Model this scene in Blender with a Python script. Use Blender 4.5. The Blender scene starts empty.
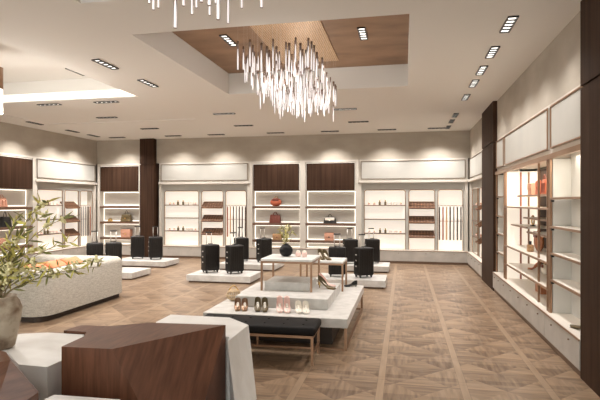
import bpy, bmesh, math, random
from mathutils import Vector, Matrix
random.seed(7)
PI = math.pi
COL = bpy.context.scene.collection

# ------------------------------------------------------------------ camera
sc = bpy.context.scene
cam = bpy.data.cameras.new('camera'); cam_o = bpy.data.objects.new('camera', cam); COL.objects.link(cam_o)
cam.sensor_width = 36; cam.lens = 30.0; cam.shift_y = 2/600; cam.clip_end = 100
cam_o.location = (0, 0, 1.6); cam_o.rotation_euler = (PI/2, 0, math.atan(0.208))
sc.camera = cam_o
sc.view_settings.view_transform = 'Standard'; sc.view_settings.look = 'None'
sc.view_settings.gamma = 1; sc.view_settings.use_curve_mapping = False
sc.view_settings.exposure = 0.95
w = bpy.data.worlds.new('world'); sc.world = w; w.use_nodes = True
w.node_tree.nodes['Background'].inputs[0].default_value = (.97, 1, .97, 1)
w.node_tree.nodes['Background'].inputs[1].default_value = 1.3

# ------------------------------------------------------------------ materials
def mat(name, col, rough=.5, metal=0., emit=0., noise=None, bump=0., ecol=None, spec=None, coat=0.):
    """noise = (scale xyz, second colour, low, high)"""
    m = bpy.data.materials.new(name); m.use_nodes = True
    nt = m.node_tree; b = nt.nodes['Principled BSDF']
    b.inputs['Base Color'].default_value = (*col, 1)
    b.inputs['Roughness'].default_value = rough; b.inputs['Metallic'].default_value = metal
    if spec is not None: b.inputs['Specular IOR Level'].default_value = spec
    if coat: b.inputs['Coat Weight'].default_value = coat; b.inputs['Coat Roughness'].default_value = .15
    if emit:
        b.inputs['Emission Color'].default_value = (*(ecol or col), 1); b.inputs['Emission Strength'].default_value = emit
    if noise:
        tc = nt.nodes.new('ShaderNodeTexCoord'); mp = nt.nodes.new('ShaderNodeMapping')
        nz = nt.nodes.new('ShaderNodeTexNoise'); rp = nt.nodes.new('ShaderNodeValToRGB')
        mp.inputs['Scale'].default_value = noise[0]
        nz.inputs['Scale'].default_value = 1; nz.inputs['Detail'].default_value = 5
        nt.links.new(tc.outputs['Object'], mp.inputs[0]); nt.links.new(mp.outputs[0], nz.inputs['Vector'])
        nt.links.new(nz.outputs[0], rp.inputs[0]); nt.links.new(rp.outputs[0], b.inputs['Base Color'])
        rp.color_ramp.elements[0].color = (*col, 1); rp.color_ramp.elements[1].color = (*noise[1], 1)
        rp.color_ramp.elements[0].position = noise[2] if len(noise) > 2 else .3
        rp.color_ramp.elements[1].position = noise[3] if len(noise) > 3 else .7
        if bump:
            bp = nt.nodes.new('ShaderNodeBump'); bp.inputs['Strength'].default_value = bump; bp.inputs['Distance'].default_value = .01
            nt.links.new(nz.outputs[0], bp.inputs['Height']); nt.links.new(bp.outputs[0], b.inputs['Normal'])
    return m

class NT:
    def __init__(s, m): s.nt = m.node_tree; s.l = s.nt.links
    def n(s, t): return s.nt.nodes.new(t)
    def m(s, op, a, b=None, c=None):
        x = s.n('ShaderNodeMath'); x.operation = op
        for i, v in enumerate((a, b, c)):
            if v is None: continue
            if isinstance(v, (int, float)): x.inputs[i].default_value = v
            else: s.l.new(v, x.inputs[i])
        return x.outputs[0]
    def mix(s, f, a, b):
        x = s.n('ShaderNodeMix'); x.data_type = 'RGBA'
        for i, v in ((0, f), (6, a), (7, b)):
            if isinstance(v, (int, float)): x.inputs[i].default_value = v
            elif isinstance(v, tuple): x.inputs[i].default_value = (*v, 1)
            else: s.l.new(v, x.inputs[i])
        return x.outputs[2]

def floor_mat():
    m = bpy.data.materials.new('parquet'); m.use_nodes = True
    q = NT(m); b = m.node_tree.nodes['Principled BSDF']
    tc = q.n('ShaderNodeTexCoord'); sp = q.n('ShaderNodeSeparateXYZ'); q.l.new(tc.outputs['Object'], sp.inputs[0])
    P = .705
    u = q.m('DIVIDE', q.m('SUBTRACT', sp.outputs[0], .505 - P/2), P)
    v = q.m('DIVIDE', q.m('SUBTRACT', sp.outputs[1], 4.60 - P/2), P)
    fu, fv = q.m('FRACT', u), q.m('FRACT', v)           # cells centred on the border strips
    du = q.m('ABSOLUTE', q.m('SUBTRACT', fu, .5)); dv = q.m('ABSOLUTE', q.m('SUBTRACT', fv, .5))
    strip_u = q.m('LESS_THAN', du, .044); strip_v = q.m('LESS_THAN', dv, .045)
    p = q.m('MULTIPLY', q.m('ADD', u, v), 1.5); r = q.m('MULTIPLY', q.m('SUBTRACT', u, v), 1.5)
    fp, fr = q.m('FLOOR', p), q.m('FLOOR', r)
    chk = q.m('GREATER_THAN', q.m('FRACT', q.m('MULTIPLY', q.m('ADD', fp, fr), .5)), .25)
    def grain(sx, sy, rot):
        mp = q.n('ShaderNodeMapping'); mp.inputs['Scale'].default_value = (sx, sy, 1); mp.inputs['Rotation'].default_value = (0, 0, rot)
        q.l.new(tc.outputs['Object'], mp.inputs[0]); nz = q.n('ShaderNodeTexNoise'); nz.inputs['Scale'].default_value = 1; nz.inputs['Detail'].default_value = 4
        q.l.new(mp.outputs[0], nz.inputs['Vector']); return nz.outputs[0]
    gA, gB, gC = grain(3, 26, PI/4), grain(26, 3, PI/4), grain(30, 3, 0)
    g = q.m('ADD', q.m('MULTIPLY', gA, chk), q.m('MULTIPLY', gB, q.m('SUBTRACT', 1, chk)))
    cb = q.n('ShaderNodeCombineXYZ'); q.l.new(fp, cb.inputs[0]); q.l.new(fr, cb.inputs[1])
    wn = q.n('ShaderNodeTexWhiteNoise'); wn.noise_dimensions = '2D'; q.l.new(cb.outputs[0], wn.inputs['Vector'])
    # triangular slats inside each block
    s1 = q.m('GREATER_THAN', q.m('FRACT', p), q.m('FRACT', r))
    t = q.m('ADD', q.m('MULTIPLY', g, .75), q.m('ADD', q.m('MULTIPLY', wn.outputs[0], .18), q.m('ADD', q.m('MULTIPLY', s1, .13), -.10)))
    rp = q.n('ShaderNodeValToRGB'); q.l.new(t, rp.inputs[0])
    rp.color_ramp.elements[0].position = .2; rp.color_ramp.elements[0].color = (.115, .070, .042, 1)
    rp.color_ramp.elements[1].position = .72; rp.color_ramp.elements[1].color = (.37, .255, .162, 1)
    rs = q.n('ShaderNodeValToRGB'); q.l.new(gC, rs.inputs[0])
    rs.color_ramp.elements[0].position = .2; rs.color_ramp.elements[0].color = (.26, .18, .115, 1)
    rs.color_ramp.elements[1].position = .8; rs.color_ramp.elements[1].color = (.35, .245, .16, 1)
    c = q.mix(q.m('MULTIPLY', strip_v, .45), rp.outputs[0], rs.outputs[0])
    c = q.mix(strip_u, c, rs.outputs[0])
    line = q.m('MAXIMUM', q.m('LESS_THAN', q.m('ABSOLUTE', q.m('SUBTRACT', du, .046)), .004), q.m('LESS_THAN', q.m('ABSOLUTE', q.m('SUBTRACT', dv, .047)), .006))
    c = q.mix(q.m('MULTIPLY', line, .35), c, (.10, .06, .04))
    q.l.new(c, b.inputs['Base Color'])
    b.inputs['Roughness'].default_value = .33; b.inputs['Specular IOR Level'].default_value = .4
    return m

def rib_mat():
    m = mat('ribbed_gold', (.62, .43, .26), .45, .35)
    q = NT(m); b = m.node_tree.nodes['Principled BSDF']
    tc = q.n('ShaderNodeTexCoord'); br = q.n('ShaderNodeTexBrick')
    mp = q.n('ShaderNodeMapping'); mp.inputs['Scale'].default_value = (1, 1, 1); mp.inputs['Rotation'].default_value = (0, 0, PI/2)
    q.l.new(tc.outputs['Object'], mp.inputs[0]); q.l.new(mp.outputs[0], br.inputs['Vector'])
    br.inputs['Scale'].default_value = 9; br.inputs['Mortar Size'].default_value = .035
    br.inputs['Color1'].default_value = (.70, .49, .31, 1); br.inputs['Color2'].default_value = (.60, .42, .26, 1); br.inputs['Mortar'].default_value = (.30, .19, .11, 1)
    q.l.new(br.outputs[0], b.inputs['Base Color'])
    return m

def tweed_mat():
    m = mat('tweed', (.62, .57, .50), .95)
    q = NT(m); b = m.node_tree.nodes['Principled BSDF']
    tc = q.n('ShaderNodeTexCoord'); outs = []
    for s in ((14, 14, 90), (110, 110, 60)):
        mp = q.n('ShaderNodeMapping'); mp.inputs['Scale'].default_value = s; q.l.new(tc.outputs['Object'], mp.inputs[0])
        nz = q.n('ShaderNodeTexNoise'); nz.inputs['Scale'].default_value = 1; nz.inputs['Detail'].default_value = 3; q.l.new(mp.outputs[0], nz.inputs['Vector']); outs.append(nz.outputs[0])
    t = q.m('MULTIPLY', q.m('ADD', *outs), .5)
    rp = q.n('ShaderNodeValToRGB'); q.l.new(t, rp.inputs[0])
    rp.color_ramp.elements[0].position = .38; rp.color_ramp.elements[0].color = (.38, .35, .295, 1)
    rp.color_ramp.elements[1].position = .6; rp.color_ramp.elements[1].color = (.58, .545, .48, 1)
    q.l.new(rp.outputs[0], b.inputs['Base Color'])
    bp = q.n('ShaderNodeBump'); bp.inputs['Strength'].default_value = .4; bp.inputs['Distance'].default_value = .01
    q.l.new(t, bp.inputs['Height']); q.l.new(bp.outputs[0], b.inputs['Normal'])
    return m

def rod_mat():
    m = mat('lit_crystal', (.9, .86, .84), .3)
    q = NT(m); b = m.node_tree.nodes['Principled BSDF']
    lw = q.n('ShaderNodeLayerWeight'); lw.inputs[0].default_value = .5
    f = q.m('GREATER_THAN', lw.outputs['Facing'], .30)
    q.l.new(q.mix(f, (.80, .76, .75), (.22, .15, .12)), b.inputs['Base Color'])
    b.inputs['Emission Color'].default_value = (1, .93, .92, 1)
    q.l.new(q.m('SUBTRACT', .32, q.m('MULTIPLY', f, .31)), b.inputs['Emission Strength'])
    return m

M = {}
M['floor'] = floor_mat()
M['plaster'] = mat('plaster', (.36, .315, .255), .85, noise=((1.2, 1.2, 2.2), (.45, .40, .335), .35, .7))
M['paint'] = mat('ceiling_paint', (.75, .73, .69), .9)
M['cream'] = mat('cream_lacquer', (.52, .475, .415), .6, noise=((3, 3, 3), (.57, .525, .46)))
M['panel'] = mat('grey_stone_panel', (.40, .385, .35), .6, noise=((1.5, 1.5, 1.2), (.45, .43, .385), .3, .65))
M['niche'] = mat('niche_back', (.60, .56, .50), .7)
M['base'] = mat('base_stone', (.40, .37, .33), .5, noise=((4, 4, 4), (.48, .445, .40)))
M['stone'] = mat('pale_stone', (.50, .48, .445), .45, noise=((9, 9, 9), (.61, .585, .55), .35, .65))
M['marble'] = mat('white_marble', (.70, .685, .65), .35, noise=((5, 7, 4), (.77, .76, .73), .35, .6))
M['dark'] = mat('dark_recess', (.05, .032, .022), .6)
M['skirt'] = mat('brown_skirting', (.16, .10, .065), .5)
M['walnut'] = mat('walnut', (.027, .013, .007), .6, noise=((22, 22, .9), (.056, .028, .016), .3, .7), spec=.12)
M['walnut_h'] = mat('walnut_shelf', (.10, .05, .028), .4, noise=((2, 12, 12), (.16, .085, .05)))
M['block'] = mat('block_walnut', (.085, .034, .018), .34, noise=((45, 5, 3), (.16, .068, .038), .3, .7), spec=.35)
M['coffer'] = mat('coffer_bronze_wood', (.20, .115, .064), .5, noise=((1.8, 3.5, 3), (.34, .205, .12), .3, .7))
M['rib'] = rib_mat()
M['bronze'] = mat('bronze', (.34, .205, .125), .35, .6)
M['bronze_d'] = mat('dark_bronze', (.20, .13, .09), .4, .6)
M['frame'] = mat('muted_bronze_frame', (.17, .12, .08), .45, .4)
M['glow'] = mat('backlit_panel', (.9, .85, .76), .6, emit=.28, ecol=(1, .93, .83))
M['led'] = mat('led_strip', (1, .95, .86), .6, emit=2.6, ecol=(1, .88, .72))
M['panel_l'] = mat('pale_back_panel', (.62, .60, .55), .6, noise=((1.5, 1.5, 1.2), (.72, .70, .65), .3, .65))
M['glow2'] = mat('showcase_panel_painted_glow', (.75, .68, .58), .6, emit=.31, ecol=(1, .91, .78))  # plain panels; emission stands in for the lamp light falling on them
M['peach'] = mat('coral_cotton', (.70, .24, .11), .8)
M['led2'] = mat('led_edge', (1, .95, .86), .6, emit=1.0, ecol=(1, .92, .80))
M['band'] = mat('ceiling_light_band', (1, .97, .9), .6, emit=.62, ecol=(1, .95, .85))
M['lamp'] = mat('lamp_lens', (1, 1, 1), .4, emit=1.6, ecol=(1, .96, .88))
M['rod'] = rod_mat()
M['black'] = mat('black_shell', (.008, .0065, .005), .5, noise=((60, 60, 60), (.014, .011, .009)), spec=.3)
M['black_m'] = mat('black_trim', (.012, .011, .010), .3)
M['silver'] = mat('brushed_silver', (.75, .72, .68), .35, .6)
M['tweed'] = tweed_mat()
M['leather'] = mat('black_leather', (.008, .0065, .006), .6, spec=.15)
M['gold'] = mat('gold_metal', (.75, .52, .22), .25, .9)
M['coral'] = mat('coral_leather', (.46, .11, .05), .5)
M['salmon'] = mat('salmon_leather', (.60, .31, .21), .6)
M['redbrown'] = mat('red_brown_leather', (.17, .04, .022), .45)
M['straw'] = mat('pale_straw', (.62, .46, .29), .6)
M['tan'] = mat('tan_wicker', (.50, .30, .15), .7, noise=((60, 60, 60), (.28, .15, .07)))
M['cognac'] = mat('cognac_leather', (.42, .16, .07), .45)
M['cream_l'] = mat('cream_leather', (.82, .76, .66), .5)
M['pink'] = mat('blush_pink', (.86, .62, .55), .45)
M['olive_l'] = mat('olive_leather', (.12, .085, .035), .45)
M['white'] = mat('white_cloth', (.88, .85, .80), .8)
M['tray'] = mat('brown_tray_leather', (.20, .095, .045), .5)
M['wallet'] = mat('dark_wallet_leather', (.10, .045, .022), .45)
M['vase'] = mat('weathered_ceramic', (.50, .42, .32), .75, noise=((9, 9, 9), (.20, .13, .08), .42, .68), bump=.5)
M['vase_b'] = mat('black_ceramic', (.008, .008, .008), .45, spec=.2)
M['leaf'] = mat('olive_leaf', (.12, .13, .03), .5, noise=((40, 40, 40), (.26, .26, .07)))
M['leaf_y'] = mat('young_leaf', (.50, .45, .09), .55, noise=((40, 40, 40), (.66, .58, .18)))
M['bloom'] = mat('pale_blossom', (.80, .74, .42), .7)
M['twig'] = mat('twig_bark', (.20, .15, .07), .7)
M['belt_d'] = mat('dark_belt', (.06, .035, .022), .5)
M['belt_t'] = mat('tan_belt', (.50, .28, .14), .5)
M['belt_g'] = mat('grey_belt', (.22, .20, .18), .5)
M['belt_r'] = mat('rust_belt', (.34, .11, .06), .5)
M['glass_sh'] = mat('pale_shelf', (.85, .79, .70), .35)

# ------------------------------------------------------------------ mesh helpers
def merge(bm, t, mtx=None):
    vm = {}
    for v in t.verts: vm[v] = bm.verts.new(mtx @ v.co if mtx else v.co)
    for f in t.faces:
        try:
            nf = bm.faces.new([vm[v] for v in f.verts]); nf.smooth = f.smooth; nf.material_index = f.material_index
        except ValueError: pass
    t.free()
def B(): return bmesh.new()
def box(bm, x0, x1, y0, y1, z0, z1, bev=0, seg=2, mtx=None, mi=0):
    t = bmesh.new(); bmesh.ops.create_cube(t, size=1)
    for v in t.verts:
        v.co = Vector(((x0+x1)/2 + v.co.x*(x1-x0), (y0+y1)/2 + v.co.y*(y1-y0), (z0+z1)/2 + v.co.z*(z1-z0)))
    if bev: bmesh.ops.bevel(t, geom=t.edges[:], offset=bev, segments=seg, profile=.5, affect='EDGES')
    for f in t.faces: f.material_index = mi; f.smooth = False
    merge(bm, t, mtx); return bm
def cyl(bm, p, r, h, seg=12, axis='Z', r2=None, mtx=None):
    t = bmesh.new(); bmesh.ops.create_cone(t, cap_ends=True, segments=seg, radius1=r, radius2=r if r2 is None else r2, depth=h)
    R = {'Z': Matrix(), 'X': Matrix.Rotation(PI/2, 4, 'Y'), 'Y': Matrix.Rotation(PI/2, 4, 'X')}[axis]
    mm = Matrix.Translation(p) @ R
    for f in t.faces: f.smooth = len(f.verts) == 4
    merge(bm, t, (mtx @ mm) if mtx else mm); return bm
def sphere(bm, p, r, s=(1, 1, 1), seg=14):
    t = bmesh.new(); bmesh.ops.create_uvsphere(t, u_segments=seg, v_segments=seg//2+2, radius=r)
    for f in t.faces: f.smooth = True
    merge(bm, t, Matrix.Translation(p) @ Matrix.Diagonal((*s, 1))); return bm
def tube(bm, pts, r, seg=6, closed=False, radii=None):
    pts = [Vector(p) for p in pts]; n = len(pts); rings = []
    up = Vector((.13, .27, .95))
    for i, p in enumerate(pts):
        a = pts[(i-1) % n] if closed or i else p; b = pts[(i+1) % n] if closed or i < n-1 else p
        d = (b-a).normalized(); s = d.cross(up)
        if s.length < 1e-3: s = d.cross(Vector((1, 0, 0)))
        s.normalize(); q = s.cross(d); rr = radii[i] if radii else r
        rings.append([bm.verts.new(p + (s*math.cos(2*PI*k/seg) + q*math.sin(2*PI*k/seg))*rr) for k in range(seg)])
    m = n if closed else n-1
    for i in range(m):
        A, C = rings[i], rings[(i+1) % n]
        for k in range(seg):
            f = bm.faces.new((A[k], A[(k+1) % seg], C[(k+1) % seg], C[k])); f.smooth = True
    if not closed:
        bm.faces.new(rings[0][::-1]); bm.faces.new(rings[-1])
    return bm
def lathe(bm, prof, seg=28, c=(0, 0, 0), fn=None):
    rings = []
    for r, z in prof:
        rings.append([bm.verts.new((c[0]+(r+(fn(2*PI*k/seg, z) if fn else 0))*math.cos(2*PI*k/seg), c[1]+(r+(fn(2*PI*k/seg, z) if fn else 0))*math.sin(2*PI*k/seg), c[2]+z)) for k in range(seg)])
    for i in range(len(rings)-1):
        for k in range(seg):
            f = bm.faces.new((rings[i][k], rings[i][(k+1) % seg], rings[i+1][(k+1) % seg], rings[i+1][k])); f.smooth = True
    bm.faces.new(rings[0][::-1]); bm.faces.new(rings[-1]); return bm
def poly(bm, top, bot):
    """closed solid from a top ring and a bottom ring of equal length"""
    a = [bm.verts.new(p) for p in top]; b = [bm.verts.new(p) for p in bot]; n = len(a)
    bm.faces.new(a); bm.faces.new(b[::-1])
    for i in range(n):
        j = (i+1) % n
        if (b[i].co-b[j].co).length < 1e-5: bm.faces.new((a[i], b[i], a[j]))
        else: bm.faces.new((a[i], b[i], b[j], a[j]))
    return bm
def obj(name, bm, m, parent=None, loc=None, kind=None):
    bmesh.ops.recalc_face_normals(bm, faces=bm.faces[:])
    me = bpy.data.meshes.new(name); bm.to_mesh(me); bm.free()
    for x in (m if isinstance(m, (list, tuple)) else [m]): me.materials.append(M[x] if isinstance(x, str) else x)
    o = bpy.data.objects.new(name, me); COL.objects.link(o)
    if parent: o.parent = parent
    if loc: o.location = loc
    if kind: o['kind'] = kind
    return o
def tag(o, label, cat, group=None):
    o['label'] = label; o['category'] = cat
    if group: o['group'] = group
    return o
def thing(name, label, cat, loc=(0, 0, 0), rz=0, group=None):
    o = bpy.data.objects.new(name, None); COL.objects.link(o); o.empty_display_size = .1
    o.location = loc; o.rotation_euler = (0, 0, rz); return tag(o, label, cat, group)
def dup(root, loc, rz=0, label=None, group=None, scale=None):
    r = root.copy(); COL.objects.link(r); r.location = loc; r.rotation_euler = (0, 0, rz)
    if label: r['label'] = label
    if group: r['group'] = group
    if scale: r.scale = scale
    for ch in list(root.children):
        c = ch.copy(); COL.objects.link(c); c.parent = r
        for g in ch.children:
            d = g.copy(); COL.objects.link(d); d.parent = c
    return r
ORD = ['first', 'second', 'third', 'fourth', 'fifth', 'sixth', 'seventh', 'eighth', 'ninth']

# ------------------------------------------------------------------ room shell
CZ = 3.42
XL, XR, YB, YF = -8.92, 1.62, 13.3, -2.5
def struct(name, bm, m): return obj(name, bm, m, kind='structure')
struct('floor', box(B(), XL-.6, XR+.7, YF, YB+.5, -.1, 0), 'floor')
# ceiling: grid of cells with their own heights (coffers)
xs = [XL-.6, -8.2, -4.5, -2.9, .06, XR+.7]
ys = [YF, 1.0, 4.08, 4.95, 7.9, 8.03, 8.5, 10.3, YB+.5]
cb = B(); cf = B()
def height(i, j):
    x = (xs[i]+xs[i+1])/2; y = (ys[j]+ys[j+1])/2
    if -2.9 < x < .06 and (4.95 < y < 8.03 or 1 < y < 4.08): return 3.79
    if -8.2 < x < -4.5 and 4.0 < y < 7.9: return 3.79
    if -8.2 < x < -4.5 and 8.5 < y < 10.3: return 3.435
    return CZ
for i in range(len(xs)-1):
    for j in range(len(ys)-1):
        box(cb, xs[i], xs[i+1], ys[j], ys[j+1], height(i, j), 3.95)
struct('ceiling', cb, 'paint')
struct('trim_1', box(B(), -2.9, .06, 4.95, 8.03, 3.77, 3.795), 'coffer')
struct('trim_2', box(B(), -2.9, .06, 1.0, 4.08, 3.77, 3.795), 'coffer')
wb = box(B(), XL-.6, XR+.7, YB+.38, YB+.5, 0, 3.95); box(wb, XL-.6, XR+.7, YB+.02, YB+.38, 2.72, CZ); struct('wall_back', wb, 'plaster')
wr = box(B(), XR+.58, XR+.7, YF, YB+.38, 0, 3.95); box(wr, XR+.02, XR+.58, YF, YB+.02, 2.72, CZ); struct('wall_right', wr, 'plaster')
wl = box(B(), XL-.6, XL-.48, YF, YB+.38, 0, 3.95); box(wl, XL-.48, XL-.02, YF, YB+.02, 2.72, CZ); struct('wall_left', wl, 'plaster')
# walnut-clad pillars with a groove
def pillar(name, x0, x1, y0, y1, g=2.68):
    b = box(B(), x0, x1, y0, y1, 0, g-.012); box(b, x0, x1, y0, y1, g+.012, CZ); box(b, x0+.02, x1-.005, y0+.02, y1-.02, g-.02, g+.02)
    struct(name, b, 'walnut')
pillar('trim_3', -7.44, -7.01, 13.14, 13.66)
pillar('trim_4', 1.57, 2.18, 9.52, 10.85)
pillar('trim_5', 1.57, 2.18, 3.62, 4.97, 2.64)
# the room beyond the frame on the near right
struct('trim_6', box(B(), XR, XR+.58, YF, 3.5, 0, 2.7), 'panel')
struct('trim_7', box(B(), XL-.48, XL, YF, 9.1, 0, 2.7), 'panel')

# ------------------------------------------------------------------ ceiling luminaire in left coffer + downlights
band = thing('recessed_light_band', 'long glowing white light band set in the left ceiling recess', 'ceiling light', (-6.35, 7.88, 3.43))
obj('diffuser', box(B(), -1.84, 1.84, -.03, .0, .0, .12), 'band', band)
obj('housing', box(B(), -1.84, 1.84, 0.0, .015, .0, .15), 'paint', band)

def make_downlight():
    t = thing('recessed_downlight', 'x', 'downlight')
    b = B(); L, W = .23, .052
    box(b, -W, -W+.012, -L, L, -.016, .0); box(b, W-.012, W, -L, L, -.016, .0)
    box(b, -W, W, -L, -L+.012, -.016, .0); box(b, -W, W, L-.012, L, -.016, .0)
    for k in range(1, 5): box(b, -W, W, -L+k*2*L/5-.009, -L+k*2*L/5+.009, -.016, .0)
    obj('trim_frame', b, 'black_m', t)
    for k in range(5):
        y = -L + (k+.5)*2*L/5
        obj('lamp_cell', box(B(), -W+.018, W-.018, y-.033, y+.033, -.004, -.001), 'lamp', t)
    return t
DL = make_downlight()
dls = []
Rn = ['nearest', 'second nearest', 'third', 'fourth', 'fifth', 'sixth', 'seventh', 'farthest']
for k, y in enumerate((5.44, 6.41, 7.26, 8.04, 9.07, 10.9, 11.7, 12.6)):
    dls.append((1.048, y, CZ, 0, '%s recessed downlight in the row beside the right wall' % Rn[k], 'downlights beside the right wall'))
for k, (x, y) in enumerate(((-3.85, 5.93), (-3.83, 7.01))):
    dls.append((x, y, CZ, 0, 'recessed downlight between the two ceiling coffers, %s one' % ('nearer', 'farther')[k], 'downlights between the coffers'))
dls.append((-5.37, 7.45, 3.79, 0, 'recessed downlight inside the left ceiling recess in front of the light band', None))
dls.append((-2.30, 6.37, 3.77, 0, 'recessed downlight in the wood coffer left of the chandelier', None))
dls.append((-.52, 6.46, 3.77, 0, 'recessed downlight in the wood coffer right of the chandelier', None))
for k, x in enumerate((-6.47, -5.29)):
    dls.append((x, 8.17, CZ, PI/2, '%s of the two downlights just behind the light band' % ('left', 'right')[k], None))
for k, x in enumerate((-6.3, -3.62, -1.13)):
    dls.append((x, 9.75, 3.435 if k == 0 else CZ, PI/2, '%s of the three downlights in the first row behind the chandelier' % ('left', 'middle', 'right')[k], 'downlights in the first cross row'))
for k, x in enumerate((-6.16, -3.73, -1.01)):
    dls.append((x, 11.35, CZ, PI/2, '%s of the three downlights in the second row before the back wall' % ('left', 'middle', 'right')[k], 'downlights in the second cross row'))
for k, x in enumerate((-7.9, -6.2, -4.95, -3.30, -1.86, -.42, .80)):
    dls.append((x, 12.72, CZ, PI/2, '%s downlight from the left in the row closest to the back wall' % ORD[k], 'downlights along the back wall'))
for k, y in enumerate((10.03, 11.36, 12.25)):
    dls.append((-8.32, y, CZ, 0, '%s downlight in the short row along the left wall' % ('nearest', 'middle', 'farthest')[k], 'downlights along the left wall'))
first = True
wallrow = ('back wall', 'right wall', 'left wall')
for (x, y, z, r, lab, grp) in dls:
    o = DL if first else dup(DL, (x, y, z), r, lab)
    if first: DL.location = (x, y, z); DL.rotation_euler = (0, 0, r)
    o['label'] = lab
    if grp: o['group'] = grp
    elif 'group' in o: del o['group']
    first = False
def spot(x, y, z, e, size=80, blend=.7, rad=.05, col=(1, .96, .93)):
    l = bpy.data.lights.new('downlight_beam', 'SPOT'); l.energy = e; l.spot_size = math.radians(size); l.spot_blend = blend; l.shadow_soft_size = rad; l.color = col
    o = bpy.data.objects.new('downlight_beam', l); COL.objects.link(o); o.location = (x, y, z-.03); return o
for (x, y, z, r, lab, grp) in dls:
    e = 44 if 'right wall' in (grp or '') else 84
    if 'back wall' in (grp or ''): e = 68
    wallrow_ = 'back wall' in (grp or '') or 'left wall' in (grp or '')
    o = spot(x, y, z, e*(1.15 if wallrow_ else 1), 124 if wallrow_ else 128, .75 if wallrow_ else .9)
for x, y in ((-3.85, 2.6), (-3.85, .8), (1.05, 2.6), (1.05, .8), (-6.3, 1.5), (-6.3, 3.6)):  # extra unseen downlights, added to even out the lighting
    dup(DL, (x, y, CZ), 0, 'recessed downlight added on the unseen near ceiling for even lighting', 'added downlights of the near ceiling'); spot(x, y, CZ, 48, 125, .95)

# ------------------------------------------------------------------ chandeliers
def chandelier(loc, lab, nx, ny, extra, seed, drop=.33, top0=.40):
    rnd = random.Random(seed)
    t = thing('chandelier', lab, 'chandelier', loc)
    W, L = .87, 2.3
    obj('canopy_panel', box(B(), -W/2, W/2, -L/2, L/2, -.02, 0), 'rib', t)
    rods = []
    def rodpos(i, j, jit):
        x = -W/2+.04 + (W-.08)*i/(nx-1) + rnd.uniform(-jit, jit); y = -L/2+.05 + (L-.1)*j/(ny-1) + rnd.uniform(-jit, jit)
        e = math.sin(PI*min(1, max(0, x/W+.5)))                        # middle rows hang lower
        top = -top0 - (.05+drop*min(1, 1.6*e))*rnd.random()**1.3*(.2 if j < 2 and drop > .2 else 1)
        return x, y, top
    for j in range(ny):
        for i in range(nx):
            x, y, top = rodpos(i, j, .02)
            h = rnd.choice((.24, .27, .29))
            r = rnd.choice((.0095, .0115, .0135))
            o = obj('crystal_rod', cyl(B(), (0, 0, -h/2), r, h, 10), 'rod', t, (x, y, top))
            obj('rod_cap', cyl(B(), (0, 0, .012), r*1.05, .03, 8), 'bronze_d', o)
            rods.append((x, y, top))
    b = B()
    for k in range(extra):
        x = rnd.uniform(-W/2+.05, W/2-.05); y = rnd.uniform(-L/2+.05, L/2-.05); top = -top0-.04-drop*rnd.random()
        h = rnd.choice((.2, .26)); cyl(b, (x, y, top-h/2), .009, h, 8); rods.append((x, y, top))
    obj('small_crystal_rods', b, 'rod', t, kind='stuff')
    b = B()
    for x, y, top in rods: box(b, x-.0003, x+.0003, y-.0003, y+.0003, top, -.02)
    obj('suspension_wires', b, 'silver', t, kind='stuff')
    return t
chandelier((-1.41, 6.42, 3.77), 'large chandelier of hanging white crystal rods under a ribbed gold canopy', 7, 14, 100, 3, .30)
chandelier((-1.41, 2.38, 3.77), 'nearer crystal rod chandelier, only its rod ends showing at the top edge', 7, 14, 50, 5, .13, .44)
def plight(x, y, z, e, r, col=(1, .93, .86)):
    l = bpy.data.lights.new('chandelier_glow', 'POINT'); l.energy = e; l.shadow_soft_size = r; l.color = col
    o = bpy.data.objects.new('chandelier_glow', l); COL.objects.link(o); o.location = (x, y, z)
plight(-1.41, 5.7, 3.0, 9, .2); plight(-1.41, 7.1, 3.0, 9, .2); plight(-1.41, 2.4, 3.0, 14, .2); plight(-5.62, 6.0, 2.75, 60, .1)
t = thing('pendant_lamp', 'bronze-capped glowing pendant lamp at the left edge of the picture', 'pendant lamp', (-5.62, 6.0, 2.85))
obj('glass_shade', cyl(B(), (0, 0, .17), .095, .34, 24), 'band', t)
obj('metal_cap', cyl(B(), (0, 0, .49), .1, .3, 24), 'bronze', t)
obj('suspension_rod', cyl(B(), (0, 0, .79), .01, .3, 8), 'bronze', t)

# ------------------------------------------------------------------ wall shelving units (local x along the wall, y into the wall)
def xf(origin, rz): return Matrix.Translation(origin) @ Matrix.Rotation(rz, 4, 'Z')
def frame_bars(b, x0, x1, y0, y1, z0, z1, t):
    box(b, x0, x0+t, y0, y1, z0, z1); box(b, x1-t, x1, y0, y1, z0, z1)
    box(b, x0+t, x1-t, y0, y1, z0, z0+t); box(b, x0+t, x1-t, y0, y1, z1-t, z1)
def base_cabinet(t, W, D, ndraw, front=-.05):
    b = box(B(), 0, W, front, D, .06, .33); obj('base_cabinet', b, 'base', t)
    obj('skirting', box(B(), 0, W, front+.012, D, 0, .06), 'skirt', t)
    obj('countertop', box(B(), 0, W, front+.0, D, .33, .345), 'glass_sh', t); obj('countertop_edge', box(B(), 0, W, front-.012, front, .33, .345), 'bronze', t)
    for k in range(ndraw):
        x0 = W*k/ndraw+.002; x1 = W*(k+1)/ndraw-.002
        d = obj('drawer', box(B(), x0, x1, front-.006, front, .068, .327), 'base', t)
        obj('knob', cyl(B(), ((x0+x1)/2, front-.012, .27), .008, .016, 10, 'Y'), 'bronze_d', d)
def upper_panel(t, x0, x1, framem='frame'):
    obj('upper_panel', box(B(), x0, x1, .0, .02, 2.2, 2.68), 'panel', t)
    b = B(); frame_bars(b, x0, x1, -.012, 0, 2.2, 2.68, .016); obj('panel_trim', b, framem, t)

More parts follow.
